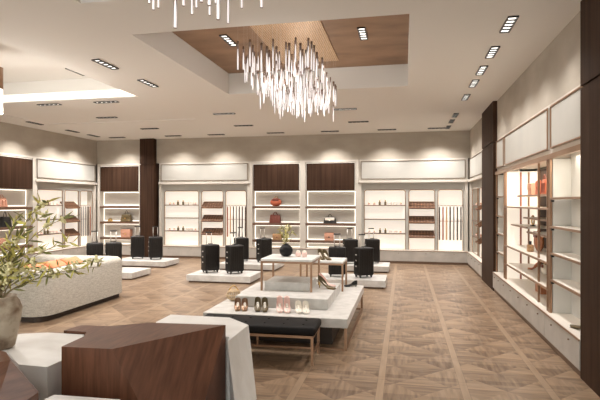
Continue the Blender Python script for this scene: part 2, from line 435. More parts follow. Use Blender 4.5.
def arch_frame(b, x0, x1, z0, z1, y, r=.06, t=.010):
    pts = [(x0, y, z0), (x0, y, z1-r)]
    for k in range(1, 6): a = PI - k*PI/2/6; pts.append((x0+r+r*math.cos(a), y, z1-r+r*math.sin(a)))
    pts.append((x0+r, y, z1)); pts.append((x1-r, y, z1))
    for k in range(1, 6): a = PI/2 - k*PI/2/6; pts.append((x1-r+r*math.cos(a), y, z1-r+r*math.sin(a)))
    pts += [(x1, y, z1-r), (x1, y, z0)]
    return tube(b, pts, t, 6, closed=True)

def backlit_unit(origin, rz, W, lab, where, mirror=False, seed=0, rich=True):
    t = thing('backlit_shelving_unit', lab, 'shelving unit', origin, rz, 'backlit shelving units')
    s = W/2.76
    bays = [(.15*s, 1.21*s), (1.30*s, 1.95*s), (2.03*s, 2.64*s)]
    if mirror: bays = [(W-b, W-a) for a, b in bays]
    D = .34
    base_cabinet(t, W, D, 4)
    upper_panel(t, .06, W-.06)
    obj('light_ledge', box(B(), 0, W, -.04, .06, 2.10, 2.165, .008, 1), 'cream', t)
    b = box(B(), 0, W, .02, D, 2.165, 2.72)               # top box behind the framed panel
    box(b, 0, .07, 0, D, .345, 2.10); box(b, W-.07, W, 0, D, .345, 2.10)
    obj('carcass', b, 'cream', t)
    b = box(B(), .07, W-.07, .06, .09, 1.915, 2.10)
    e = sorted(bays); xsx = [.07] + [v for p in e for v in p] + [W-.07]
    for k in range(0, len(xsx), 2): box(b, xsx[k], xsx[k+1], .06, .09, .345, 1.915)
    obj('bay_surround', b, 'panel', t)
    obj('lit_back_panel', box(B(), .07, W-.07, .25, .27, .345, 2.10), 'glow', t)
    for bi, (x0, x1) in enumerate(bays):
        f = B(); arch_frame(f, x0, x1, .36, 1.915, .055)
        obj('bay_frame', f, 'bronze', t)
    x0, x1 = bays[0]
    for z in (1.52, 1.15, .775): obj('shelf', box(B(), x0, x1, .045, .25, z-.022, z), 'bronze_d', t)
    x0, x1 = bays[1]
    for z in (1.50, 1.12, .745):
        # sloping compartment tray
        mt = Matrix.Translation(((x0+x1)/2, .12, z)) @ Matrix.Rotation(math.radians(-52), 4, 'X')
        w2 = (x1-x0)/2-.012; b = box(B(), -w2, w2, -.01, .0, -.13, .13, mtx=mt)
        box(b, -w2, w2, -.05, -.01, -.145, -.13, mtx=mt); box(b, -w2, w2, -.035, -.01, .13, .14, mtx=mt); box(b, -w2, w2, -.035, -.01, -.005, .005, mtx=mt)
        for k in range(9): xx = -w2+k*2*w2/8; box(b, xx-.004, xx+.004, -.035, -.01, -.13, .13, mtx=mt)
        tr = obj('sloping_tray', b, 'tray', t)
        X = xf(origin, rz) @ mt
        for r_ in range(2):
            for k in range(8):
                xx = -w2+(k+.5)*2*w2/8
                key = 'W%.3f' % w2
                if key not in PROT:
                    o = obj('leather_wallet', box(B(), -w2/8+.011, w2/8-.011, -.016, 0, -.052, .052, .004, 1), 'wallet'); PROT[key] = o
                else: o = PROT[key].copy(); COL.objects.link(o)
                o.matrix_world = X @ Matrix.Translation((xx, -.011, -.0675 + .135*r_))
                hgt = {1.50: 'top', 1.12: 'middle', .745: 'bottom'}[z]
                tag(o, 'dark brown leather wallet in the %s tray, %s' % (hgt, where), 'wallet', 'wallets in the %s tray of the %s' % (hgt, where))
    x0, x1 = bays[2]
    b = box(B(), x0, x1, .10, .115, 1.50, 1.515); box(b, x0, x1, .13, .14, 1.10, 1.108); obj('hanging_rail', b, 'bronze', t)
    X = xf(origin, rz)
    rnd = random.Random(seed)
    cols = [('belt_d', 'dark brown'), ('belt_r', 'rust brown'), ('belt_t', 'tan'), ('belt_d', 'dark brown'), ('belt_g', 'grey'), ('belt_d', 'dark brown'), ('belt_d', 'dark brown')]
    n = 7; step = (x1-x0-.08)/(n-1)
    for k in range(n):
        mt_, cn = cols[(k+seed) % 7]
        key = mt_
        L = .86 + .0*rnd.random()
        if key not in PROT:
            p = thing('hanging_belt', 'x', 'belt')
            obj('strap', box(B(), -.018, .018, -.003, .003, -L, 0), mt_, p)
            bb = B(); frame_bars(bb, -.02, .02, -.006, .004, -.02, .03, .006); obj('buckle', bb, 'silver', p); PROT[key] = p; o = p
        else: o = dup(PROT[key], (0, 0, 0))
        o.matrix_world = X @ Matrix.Translation((x0+.04+step*k, .092, 1.48))
        tag(o, '%s belt hanging %s from the left, %s' % (cn, ORD[k], where), 'belt', 'belts hanging in the %s' % where)
    # small goods on the top and bottom shelves
    x0, x1 = bays[0]
    for zi, z in ((0, 1.52), (1, .775)):
        sh = ('top', 'bottom')[zi]
        n = 7
        for k in range(n):
            xx = x0+.12+(x1-x0-.24)*k/(n-1) + rnd.uniform(-.015, .015)
            kind = 'tall' if k in (2, 3) else ('box' if k in (4, 5) else 'low')
            o = small(kind)
            o.matrix_world = X @ Matrix.Translation((xx, .14, z))
            if kind == 'tall': tag(o, 'dark perfume bottle, %s one, %s shelf, %s' % (('left', 'right')[k-2], sh, where), 'perfume bottle', 'perfume bottles of the %s' % where)
            elif kind == 'box': tag(o, 'pale gift box, %s one, %s shelf, %s' % (('left', 'right')[k-4], sh, where), 'box', 'gift boxes of the %s' % where)
            else: tag(o, 'small blush jar, %s shelf, %s, %s along' % (sh, where, ORD[k]), 'jar', 'blush jars of the %s' % where)
    return t
PROT = {}
def small(kind):
    if kind in PROT:
        r = dup(PROT[kind], (0, 0, 0)); return r
    if kind == 'tall':
        t = thing('perfume_bottle', 'x', 'bottle'); obj('bottle_body', box(B(), -.028, .028, -.02, .02, 0, .085, .008), 'olive_l', t); obj('bottle_cap', cyl(B(), (0, 0, .108), .014, .045, 10), 'gold', t)
    elif kind == 'box':
        t = thing('gift_box', 'x', 'box'); obj('box_body', box(B(), -.045, .045, -.035, .035, 0, .05, .003, 1), 'cream_l', t); obj('box_lid', box(B(), -.048, .048, -.038, .038, .05, .068, .003, 1), 'pink', t)
    else:
        t = thing('cosmetic_jar', 'x', 'jar'); obj('jar_body', lathe(B(), [(.024, 0), (.03, .008), (.03, .035), (.022, .042)], 12), 'pink', t); obj('jar_lid', cyl(B(), (0, 0, .051), .024, .018, 12), 'gold', t)
    PROT[kind] = t; return t

def wood_unit(origin, rz, W, lab):
    t = thing('wood_fronted_display_niche', lab, 'display niche', origin, rz, 'wood-fronted display niches')
    D = .34
    base_cabinet(t, W, D, 2)
    b = box(B(), 0, .075, -.01, D, .345, 2.72); box(b, W-.075, W, -.01, D, .345, 2.72); box(b, .075, W-.075, -.01, D, 2.67, 2.72)
    obj('carcass', b, 'cream', t)
    obj('niche_back', box(B(), .075, W-.075, .225, D, .345, 1.9), 'niche', t)
    obj('panel_backing', box(B(), .075, W-.075, .03, D, 1.9, 2.67), 'cream', t)
    obj('wood_panel', box(B(), .105, W-.105, -.03, .02, 1.915, 2.64, .003, 1), 'walnut', t)
    b = B(); box(b, .09, .1, .005, .025, 1.92, 2.65); box(b, W-.1, W-.09, .005, .025, 1.92, 2.65); box(b, .1, W-.1, .005, .025, 2.645, 2.655)
    obj('light_strip', b, 'glow', t)
    zs = [1.9, 1.48, 1.02, .555]
    for z in zs[1:]: obj('shelf', box(B(), .075, W-.075, .0, .225, z-.06, z), 'walnut_h', t)
    zz = [(1.48, 1.9), (1.02, 1.42), (.555, .96), (.345, .495)]
    for z0, z1 in zz:
        b = B(); y0, y1 = .165, .173; a = .098
        frame_bars(b, a, W-a, y0, y1, z0+.018, z1-.004, .017); obj('light_strip', b, 'led2', t)
    return t

wood_unit((-8.90, YB, 0), 0, 1.43, 'walnut-fronted lit niche on the back wall left of the dark pillar')
backlit_unit((-6.925, YB, 0), 0, 2.735, 'backlit shelf unit with sloping trays in the middle of the back wall', 'middle unit of the back wall', seed=1)
wood_unit((-4.19, YB, 0), 0, 1.50, 'walnut-fronted lit niche holding the orange bag at the back wall')
wood_unit((-2.69, YB, 0), 0, 1.51, 'walnut-fronted lit niche holding the black and white bag at the back wall')
backlit_unit((-1.18, YB, 0), 0, 2.77, 'backlit shelf unit with box trays in the right corner of the back wall', 'right unit of the back wall', seed=0)
wood_unit((XL, 9.17, 0), PI/2, 1.58, 'walnut-fronted lit niche on the left wall with a black bag')
backlit_unit((XL, 10.76, 0), PI/2, 2.5, 'backlit shelf unit on the left wall beside the left corner', 'left wall shelf unit', seed=2)
backlit_unit((XR, 13.24, 0), -PI/2, 2.38, 'backlit shelf unit on the right wall behind the dark pillar', 'right wall unit behind pillar', seed=3)

# right wall open shelving bays (local x runs towards the camera, y into the wall)
def open_bay(origin, W, lab, shelves):
    t = thing('open_shelving_bay', lab, 'shelving unit', origin, -PI/2, 'open shelving bays of the right wall')
    D = .5
    base_cabinet(t, W, D, 2)
    upper_panel(t, .05, W-.05, 'bronze')
    b = box(B(), 0, W, 0.02, D, 2.14, 2.72); obj('carcass', b, 'cream', t)
    obj('ledge', box(B(), 0, W, -.02, .02, 2.085, 2.14), 'bronze', t)
    obj('back_panel', box(B(), 0, W, D-.28, D-.26, .345, 2.14), 'panel_l', t)
    obj('light_strip', box(B(), .05, W-.05, .02, .035, 2.125, 2.135), 'led', t)
    for x in (.0, W-.02): obj('side_panel', box(B(), x, x+.02, .03, D, .345, 2.085), 'panel_l', t)
    for x in (0, W-.026): obj('post', box(B(), x, x+.026, -.006, .02, .345, 2.085), 'bronze', t)
    for z in shelves:
        s = obj('shelf', box(B(), .04, W-.04, .012, D-.28, z-.022, z), 'glass_sh', t)
        obj('shelf_edge', box(B(), .026, W-.026, -.004, .012, z-.022, z+.001), 'bronze', s)
        b = B()
        for x in (.05, W-.07): box(b, x, x+.02, .0, .03, z-.05, z-.028)
        obj('shelf_bracket', b, 'black_m', s)
    return t
open_bay((XR, 9.51, 0), .74, 'narrow open shelf bay between the far pillar and the lit showcase', (1.70, 1.36, 1.05, .72))
open_bay((XR, 6.14, 0), 1.16, 'open shelf bay between the lit showcase and the near pillar', (1.65, 1.33, 1.03, .73))

sh = thing('display_showcase', 'brightly lit bronze-framed showcase with bags on the right wall', 'display case', (XR, 8.765, 0), -PI/2)
W, D = 2.62, .5
base_cabinet(sh, W, D, 5)
upper_panel(sh, .06, W-.06, 'bronze')
obj('carcass', box(B(), 0, W, 0.02, D, 2.14, 2.72), 'cream', sh)
obj('ledge', box(B(), 0, W, -.02, .02, 2.085, 2.14), 'bronze', sh)
obj('lit_back_panel', box(B(), .02, .22, D-.02, D, .345, 2.10), 'glow2', sh)  # plain panel, its brightness is put into the material
obj('painted_glow_side_panel', box(B(), .0, .02, .03, D, .345, 2.10), 'glow2', sh)
obj('side_panel', box(B(), W-.02, W, .03, D, .345, 2.10), 'panel', sh)
obj('wood_back_panel', box(B(), .22, W-.02, D-.03, D, .345, 2.10), 'walnut', sh)
obj('light_strip', box(B(), .05, W-.05, .03, .05, 2.12, 2.135), 'led', sh)
for x, y, m_ in ((0, 0, 'bronze'), (.10, 0, 'bronze'), (W-.1, 0, 'bronze'), (W-.04, 0, 'bronze'), (.03, .24, 'belt_r'), (2.0, .03, 'bronze'), (.03, .36, 'bronze')):
    obj('post', box(B(), x, x+.024, y-.006, y+.018, .345, 2.085), m_, sh)
def shelf(x0, x1, y0, z):
    s = obj('shelf', box(B(), x0, x1, y0+.012, D-.03, z-.02, z), 'glass_sh', sh)
    obj('shelf_edge', box(B(), x0, x1, y0-.004, y0+.012, z-.022, z+.001), 'bronze', s)
for a in ((.04, W-.03, 0, 1.53), (.04, 1.1, .1, 1.24), (.04, W-.03, 0, .90), (.04, W-.03, 0, .60), (.5, W-.03, .1, 1.70), (.9, W-.03, .1, 1.38), (1.1, W-.03, .1, 1.18)):
    shelf(*a)
obj('display_riser', box(B(), 1.15, 1.45, .2, .45, .345, .49), 'cognac', sh)
for y in (8.3, 7.7, 7.1):
    l = bpy.data.lights.new('showcase_light', 'AREA'); l.shape = 'RECTANGLE'; l.size = .3; l.size_y = .5; l.energy = 2.5; l.color = (1, .90, .75)
    o = bpy.data.objects.new('showcase_light', l); COL.objects.link(o); o.location = (1.86, y, 2.10)
for y in (5.5,):
    l = bpy.data.lights.new('shelf_light', 'AREA'); l.shape = 'RECTANGLE'; l.size = .2; l.size_y = .9; l.energy = 1.6; l.color = (1, .93, .82)
    o = bpy.data.objects.new('shelf_light', l); COL.objects.link(o); o.location = (1.74, y, 2.10)

# ------------------------------------------------------------------ handbags
def arc(x0, x1, z, h, y=0, n=10): return [(x0+(x1-x0)*k/n, y, z+h*math.sin(PI*k/n)) for k in range(n+1)]
def taper_body(w0, w1, d, h, bev=.02, seg=3, bulge=0):
    t = bmesh.new(); bmesh.ops.create_cube(t, size=1)
    for v in t.verts:
        top = v.co.z > 0; ww = w1 if top else w0; dd = d*(.55 if top else 1)
        v.co = Vector((v.co.x*ww, v.co.y*dd, (h if top else 0)))
    bmesh.ops.bevel(t, geom=t.edges[:], offset=bev, segments=seg, profile=.5, affect='EDGES')
    for f in t.faces: f.smooth = True
    return t
def bag(lab, loc, rz, style, w, d, h, m1, m2='gold', grp=None):
    t = thing('handbag', lab, 'handbag', loc, rz, grp)
    if style == 'dome':
        b = B(); sphere(b, (0, 0, h*.47), h*.5, (w/h, d/h, .94), 18); obj('bag_body', b, m1, t)
        obj('flap', box(B(), -w*.27, w*.27, -d*.5, -d*.30, h*.62, h*.9, .012), 'redbrown', t)
        obj('handle', tube(B(), arc(-w*.2, w*.2, h*.88, h*.28), .008), m2, t)
    elif style == 'tote':
        obj('bag_body', taper_body(w, w*.82, d, h, .015), m1, t)
        for s in (-1, 1): obj('handle', tube(B(), arc(-w*.22, w*.22, h*.92, h*.38, s*d*.2), .007), m2, t)
        for x in (-.3, 0, .3): obj('strap_detail', box(B(), x*w-.01, x*w+.01, -d*.5-.004, -d*.3, h*.12, h*.75, .003, 1), m2, t)
    elif style == 'box':
        obj('bag_body', box(B(), -w/2, w/2, -d/2, d/2, 0, h, .012), m1, t)
        obj('flap', box(B(), -w/2-.002, w/2+.002, -d/2-.008, -d/2+.01, h*.45, h*.97, .006), m1, t)
        obj('clasp', box(B(), -w*.09, w*.09, -d/2-.016, -d/2-.006, h*.38, h*.52, .003, 1), m2, t)
    elif style == 'satchel':
        obj('bag_body', taper_body(w, w*.75, d, h, .02), m1, t)
        obj('flap', box(B(), -w*.36, w*.36, -d*.45, -d*.3, h*.5, h*.93, .01), 'cream_l' if m2 == 'cream_l' else m1, t)
        obj('handle', tube(B(), arc(-w*.17, w*.17, h*.93, h*.55), .008), m1, t)
        obj('clasp', box(B(), -.02, .02, -d*.5-.006, -d*.44, h*.42, h*.55, .003, 1), m2, t)
    return t
yb = YB+.115
bag('round orange leather bag alone on the top shelf of the niche', (-3.47, yb, 1.48), 0, 'dome', .33, .18, .24, 'coral')
bag('red-brown leather tote with strap details on the second shelf below the orange bag', (-3.49, yb, 1.02), 0, 'tote', .32, .15, .23, 'redbrown', 'redbrown')
bag('small tan wicker box bag on the lowest visible shelf beside the flowers', (-3.43, yb, .555), 0, 'box', .24, .14, .17, 'tan', 'redbrown')
bag('black and white handled bag on the shelf left of centre in the niche', (-1.96, yb, 1.02), 0, 'satchel', .36, .17, .17, 'black_m', 'cream_l')
bag('salmon box bag with black clasp on the lower niche shelf', (-1.98, yb, .555), 0, 'box', .25, .12, .22, 'salmon', 'black_m')
bag('olive box bag with gold clasp in the niche left of the pillar', (-8.02, yb, 1.02), 0, 'satchel', .34, .17, .22, 'olive_l', 'gold')
bag('salmon box bag on the low niche shelf below the olive bag', (-8.02, yb, .555), 0, 'box', .30, .14, .24, 'salmon', 'gold')
xb = XL-.115
bag('salmon bag on the top niche shelf of the left wall', (xb, 9.80, 1.48), PI/2, 'tote', .30, .15, .22, 'salmon', 'salmon')
bag('black leather bag with looped handle on the left wall niche', (xb, 9.93, 1.02), PI/2, 'satchel', .30, .16, .24, 'black_m', 'black_m')
bag('salmon bag on the low niche shelf of the left wall', (xb, 9.80, .555), PI/2, 'box', .28, .14, .22, 'salmon', 'gold')
t = thing('gold_clutch', 'small gold clutch left of the olive bag on the niche shelf', 'clutch', (-8.56, yb, 1.02))
obj('clutch_body', taper_body(.16, .1, .06, .09, .01), 'gold', t); obj('clasp', cyl(B(), (0, 0, .095), .012, .02, 10), 'olive_l', t)
# showcase bags (face the shop: -X)
rz = -PI/2
bag('large coral leather bag on the upper showcase shelf next to the bronze post', (1.88, 7.30, 1.70), rz, 'tote', .22, .085, .21, 'coral', 'redbrown')
bag('salmon bag behind the coral bag on the upper showcase shelf', (1.87, 7.98, 1.70), rz, 'box', .22, .08, .18, 'salmon', 'salmon')
bag('rust red upright bag touching the coral bag on the upper showcase shelf', (1.87, 7.62, 1.70), rz, 'satchel', .2, .07, .21, 'coral', 'coral')
bag('tall cognac bucket bag on the middle showcase shelf', (1.86, 7.58, .90), rz, 'dome', .30, .12, .32, 'cognac', 'redbrown')
bag('cream round bag beside the tan shoe low in the showcase', (1.89, 7.40, .60), rz, 'dome', .2, .09, .16, 'cream_l', 'gold')
t = thing('amber_bottle', 'small amber bottle with dark stopper left of the cognac bag', 'bottle', (1.74, 7.55, .90))
obj('bottle_body', box(B(), -.04, .04, -.04, .04, 0, .1, .012), 'tan', t); obj('stopper', cyl(B(), (0, 0, .125), .018, .05, 10), 'black_m', t)
t = thing('ring_stand', 'gold ring-shaped ornament on the central showcase shelf', 'ornament', (1.88, 8.0, 1.24))
b = B(); tube(b, [(0, .07*math.cos(a*PI/10), .085+.07*math.sin(a*PI/10)) for a in range(20)], .012, closed=True); obj('ring', b, 'gold', t); obj('foot', box(B(), -.03, .03, -.04, .04, 0, .016), 'black_m', t)

# ------------------------------------------------------------------ shoes
def make_shoe(name, lab, loc, rz, m1, m2, heel=.075, L=.20, boot=0, grp=None, cat='shoe'):
    """toe points to local -y"""
    t = thing(name, lab, cat, loc, rz, grp)
    n = 12; b = B(); rings = []
    for i in range(n+1):
        s = i/n; y = L/2 - L*s
        base = heel*max(0, 1-s/.62)**1.15 if s < .62 else 0
        wd = .024+.016*math.sin(PI*min(1, s*1.05))**.7 if s < .95 else .018
        wd *= 1 if 0 < i < n else .45
        ht = (.062 if s < .15 else .062-.035*min(1, (s-.15)/.4)) if s < .55 else .032-.012*(s-.55)/.45
        if boot: ht += boot*max(0, 1-s/.5)
        A = math.radians(105 if s < .35 else 105+70*min(1, (s-.35)/.2))
        ring = []
        for k in range(13):
            a = -A+2*A*k/12
            zc = ht/2 if s > .55 else ht*.55
            ring.append(b.verts.new((wd*math.sin(a), y, base+.004+zc-zc*math.cos(a) if abs(a) < PI/2 else base+.004+zc+(ht-zc)*(-math.cos(a)) if s > .4 else base+.004+ht)))
        rings.append(ring)
    for i in range(n):
        for k in range(12):
            f = b.faces.new((rings[i][k], rings[i+1][k], rings[i+1][k+1], rings[i][k+1])); f.smooth = True
    b.faces.new(rings[0]); b.faces.new(rings[-1][::-1])
    obj('upper', b, m1, t)
    obj('heel', cyl(B(), (0, L/2-.022, heel/2), .006, heel+.004, 8, r2=.016), m2, t)
    b = box(B(), -.026, .026, -L/2+.012, -L*.08, .0, .005, .002, 1); obj('sole', b, m2, t)
    b = B()
    pts = [(0, L/2-.02-.17*k*L, heel*max(0, 1-(.1+.17*k)/.62)+.012) for k in range(4)]
    for p, q_ in zip(pts, pts[1:]): tube(b, [p, q_], .017, 6)
    obj('insole', b, 'cream_l', t)
    if boot: obj('ankle_strap', tube(B(), [(.03*math.cos(a*PI/8), L/2-.03+.026*math.sin(a*PI/8), heel+.07+boot*.5) for a in range(16)], .005, closed=True), m2, t)
    return t
SZ = .352
pairs = [('gold-toed brown high heel shoe', 'bronze', 'gold', -1.862, 0, .065),
         ('black high heel pump', 'olive_l', 'black_m', -1.62, 0, .085),
         ('blush pink ankle-strap heel with a black button', 'pink', 'pink', -1.358, .05, .08),
         ('pale cream low heel shoe', 'cream_l', 'cream_l', -1.14, 0, .06)]
for nm, m1, m2, x, bt, hl in pairs:
    for k in range(2):
        s_ = ('left', 'right')[k]
        make_shoe('high_heel_shoe', '%s, %s of its pair on the slab front' % (nm, s_), (x+.018+(-.045, .04)[k], 5.53, SZ), .28, m1, m2, hl*.9, .17, bt*.6, 'shoes on the front step')
make_shoe('high_heel_shoe', 'large black and gold pump lying beside the bronze table legs', (-.98, 6.42, .477), 1.15, 'olive_l', 'gold', .10, .27)
make_shoe('high_heel_shoe', 'cream pump behind the large black pump', (-1.0, 6.60, .477), 1.2, 'pink', 'cream_l', .10, .25)
make_shoe('high_heel_shoe', 'black and gold heel on the lower bronze table, left one', (-1.17, 7.14, .772), .5, 'olive_l', 'gold', .08, .2)
make_shoe('high_heel_shoe', 'black and gold heel on the lower bronze table, right one', (-1.08, 7.10, .772), .7, 'olive_l', 'gold', .08, .2)
make_shoe('low_shoe', 'black flat shoe on the stone slab behind the bronze table legs', (-.77, 7.38, SZ), -1.2, 'black_m', 'black_m', .02, .2)
make_shoe('high_heel_shoe', 'tan pump low in the lit showcase', (1.87, 7.88, .60), -2.6, 'cognac', 'tan', .08, .24)
make_shoe('high_heel_shoe', 'dark green shoe on the bottom of the near open bay', (1.70, 5.36, .347), -2.6, 'olive_l', 'olive_l', .03, .25)
make_shoe('low_shoe', 'gold evening shoe on the top shelf of the narrow bay', (1.74, 8.98, 1.70), -2.2, 'gold', 'tan', .04, .2)
make_shoe('low_shoe', 'tan shoe on the third shelf of the narrow bay', (1.74, 9.0, 1.05), -2.2, 'tan', 'tan', .04, .2)

# ------------------------------------------------------------------ central stepped display
sl = thing('stone_display_platform', 'large pale stone display slab raised on a bronze loop frame', 'display platform', (-1.41, 6.42, 0))
obj('slab', box(B(), -.82, .82, -1.1, 1.1, .25, .35, .004, 1), 'stone', sl)
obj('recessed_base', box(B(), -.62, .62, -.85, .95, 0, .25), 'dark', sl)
for sx in (-1, 1):
    b = B(); x = sx*.795
    for y in (-1.05, 1.05): box(b, x-.014, x+.014, y-.014, y+.014, 0, .25)
    box(b, x-.014, x+.014, -1.05, 1.05, 0, .022)
    obj('loop_leg', b, 'bronze', sl)
for y in (-1.05, 1.05): obj('cross_bar', box(B(), -.78, .78, y-.014, y+.014, .0, .022), 'bronze', sl)
o = obj('stone_step', box(B(), -1.98, -.865, 5.72, 6.90, .35, .475, .004, 1), 'stone'); tag(o, 'middle pale stone step lying on the big display slab', 'display step')
o = obj('stone_block', box(B(), -1.745, -1.16, 6.16, 6.67, .475, .585, .004, 1), 'stone'); tag(o, 'small top stone block under the taller bronze table', 'display step')
def bronze_table(lab, x0, x1, y0, y1, z0, z1):
    t = thing('bronze_display_table', lab, 'display table', ((x0+x1)/2, (y0+y1)/2, z0)); w2, l2, h = (x1-x0)/2, (y1-y0)/2, z1-z0
    obj('stone_top', box(B(), -w2, w2, -l2, l2, h-.03, h, .006, 2), 'marble', t)
    b = B(); r = .012
    frame_bars_h(b, w2, l2, h-.055, h-.03)
    obj('apron_frame', b, 'bronze', t)
    for sx in (-1, 1):
        for sy in (-1, 1):
            x, y = sx*(w2-r), sy*(l2-r); obj('leg', box(B(), x-r, x+r, y-r, y+r, 0, h-.055), 'bronze', t)
    return t
def frame_bars_h(b, w2, l2, z0, z1, r=.024):
    box(b, -w2, w2, -l2, -l2+r, z0, z1); box(b, -w2, w2, l2-r, l2, z0, z1)
    box(b, -w2, -w2+r, -l2+r, l2-r, z0, z1); box(b, w2-r, w2, -l2+r, l2-r, z0, z1)
bronze_table('taller bronze-legged table holding the black globe vase', -1.785, -1.12, 6.12, 6.72, .475, .88)
bronze_table('lower bronze-legged table behind and right of the taller one', -1.45, -.83, 6.95, 7.44, .35, .77)

t = thing('black_globe_vase', 'black globe vase on the taller bronze table', 'vase', (-1.53, 6.45, .88))
obj('vase_body', lathe(B(), [(.03, 0), (.062, .015), (.085, .05), (.09, .085), (.078, .12), (.05, .148), (.032, .158), (.034, .172)], 28), 'vase_b', t)
def leafy(name, lab, cat, loc, ends, z0, leaf_len, nleaf, seed, blooms=0, bl_r=.012, yfrac=.35, thick=.004):
    rnd = random.Random(seed); t = thing(name, lab, cat, loc)
    st, lf, ly = B(), B(), B(); blp = []
    def leaf(bm, p, d, L):
        d = d.normalized(); s = d.cross(Vector((rnd.uniform(-1, 1), rnd.uniform(-1, 1), rnd.uniform(-.2, 1)))).normalized(); n_ = d.cross(s)
        W = L*rnd.uniform(.075, .12); c = [(0, .15), (.25, .8), (.5, 1), (.78, .62), (1, .03)]
        vl, vr, vc = [], [], []
        for a, ww in c:
            m_ = p+d*L*a+n_*(-.25*L*a*a); vl.append(bm.verts.new(m_+s*W*ww+n_*.1*W)); vr.append(bm.verts.new(m_-s*W*ww+n_*.1*W)); vc.append(bm.verts.new(m_-n_*W*.18))
        for i in range(4):
            for A, C in ((vl, vc), (vc, vr)):
                f = bm.faces.new((A[i], C[i], C[i+1], A[i+1])); f.smooth = True
    for (ex, ey, ez) in ends:
        p0 = Vector((rnd.uniform(-.02, .02), rnd.uniform(-.02, .02), z0)); p3 = Vector((ex, ey, ez))
        p1 = p0+Vector((ex*.1, ey*.1, max(.12, (ez-z0)*.6))); p2 = p3-Vector((ex*.35, ey*.35, (ez-z0)*.1-.02))
        pts = []
        for k in range(11):
            s = k/10; pts.append(p0*(1-s)**3+p1*3*s*(1-s)**2+p2*3*s*s*(1-s)+p3*s**3)
        tube(st, pts, thick, 5, radii=[thick*(1-.7*k/10) for k in range(11)])
        for k in range(nleaf):
            s = .22+.78*(k+rnd.random())/nleaf; i = min(9, int(s*10)); p = pts[i].lerp(pts[i+1], min(1, s*10-i))
            d = (pts[i+1]-pts[i]).normalized()*rnd.uniform(.3, 1.1)+Vector((rnd.uniform(-1, 1), rnd.uniform(-1, 1), rnd.uniform(-.7, .8)))
            leaf(ly if rnd.random() < yfrac else lf, p, d, leaf_len*rnd.uniform(.65, 1.25))
            if blooms and rnd.random() < blooms: blp.append(p+Vector((rnd.uniform(-.02, .02), rnd.uniform(-.02, .02), rnd.uniform(-.01, .03))))
    obj('stems', st, 'twig', t); obj('leaves', lf, 'leaf', t); obj('young_leaves', ly, 'leaf_y', t)
    for p in blp:
        b = B()
        for k in range(7): sphere(b, (rnd.uniform(-1, 1)*bl_r, rnd.uniform(-1, 1)*bl_r, rnd.uniform(-1, 1)*bl_r), bl_r*.55, seg=6)
        obj('blossom_cluster', b, 'bloom', t, tuple(p))
    return t
leafy('flower_sprigs', 'green leafy sprigs with cream blossoms in the black globe vase', 'flowers', (-1.53, 6.45, .88),
      [(-.09, .0, .36), (-.03, .04, .40), (.05, 0, .38), (.10, -.03, .33), (.02, -.06, .30), (-.06, -.04, .31)], .06, .07, 9, 4, .25, .014, .5, .003)
def candle(x, lab):
    t = thing('candle_jar', lab, 'candle', (x, 6.42, .88)); obj('jar', lathe(B(), [(.022, 0), (.033, .012), (.036, .045), (.028, .07)], 16), 'pink', t); obj('lid', lathe(B(), [(.028, .07), (.024, .082), (.006, .088)], 16), 'cream_l', t)
candle(-1.36, 'pink candle jar next to the globe vase, the left of two'); candle(-1.275, 'pink candle jar on the bronze table, the right of two')
# woven straw ornament left of the steps
t = thing('woven_straw_bag', 'small golden woven straw bag beside the step, left of the shoes', 'handbag', (-2.11, 6.02, .352), .3)
b = B()
for k in range(9):
    a0 = PI*k/9
    tube(b, [(.085*math.cos(q_*PI/8)*math.cos(a0), .05*math.cos(q_*PI/8)*math.sin(a0), .075+.07*math.sin(q_*PI/8)) for q_ in range(16)], .008, 5, closed=True)
for z, r in ((.03, .07), (.075, .09), (.12, .07)): tube(b, [(r*math.cos(q_*PI/8), r*.6*math.sin(q_*PI/8), z) for q_ in range(16)], .008, 5, closed=True)
obj('woven_body', b, 'straw', t); obj('handle', tube(B(), arc(-.06, .06, .13, .06), .007), 'gold', t)
obj('lining', sphere(B(), (0, 0, .075), .06, (1.25, .7, 1)), 'cream_l', t)

# ------------------------------------------------------------------ bench
bn = thing('upholstered_bench', 'low black leather bench with bronze legs before the stone display', 'bench', (-1.49, 5.00, 0), .02)
b = box(B(), -.64, .64, -.23, .23, .288, .372, .03, 4)
for f in b.faces: f.smooth = True
cu = obj('seat_cushion', b, 'leather', bn)
for ix in range(6):
    for iy in range(2):
        x, y = -.5+.2*ix, -.09+.18*iy
        obj('tuft_button', sphere(B(), (x, y, .372), .014, (1, 1, .5), 8), 'leather', cu)
b = B(); box(b, -.62, .62, -.22, -.195, .265, .29); box(b, -.62, .62, .195, .22, .265, .29); box(b, -.62, -.595, -.195, .195, .265, .29); box(b, .595, .62, -.195, .195, .265, .29)
obj('seat_frame', b, 'bronze', bn)
for sx in (-1, 1):
    for sy in (-1, 1): x, y = sx*.607, sy*.207; obj('leg', box(B(), x-.013, x+.013, y-.013, y+.013, 0, .265), 'bronze', bn)
    obj('stretcher', box(B(), sx*.607-.01, sx*.607+.01, -.194, .194, .10, .12), 'bronze', bn)
obj('stretcher', box(B(), -.597, .597, -.01, .01, .10, .12), 'bronze', bn)
obj('centre_post', box(B(), -.01, .01, -.01, .01, .12, .288), 'bronze', bn)

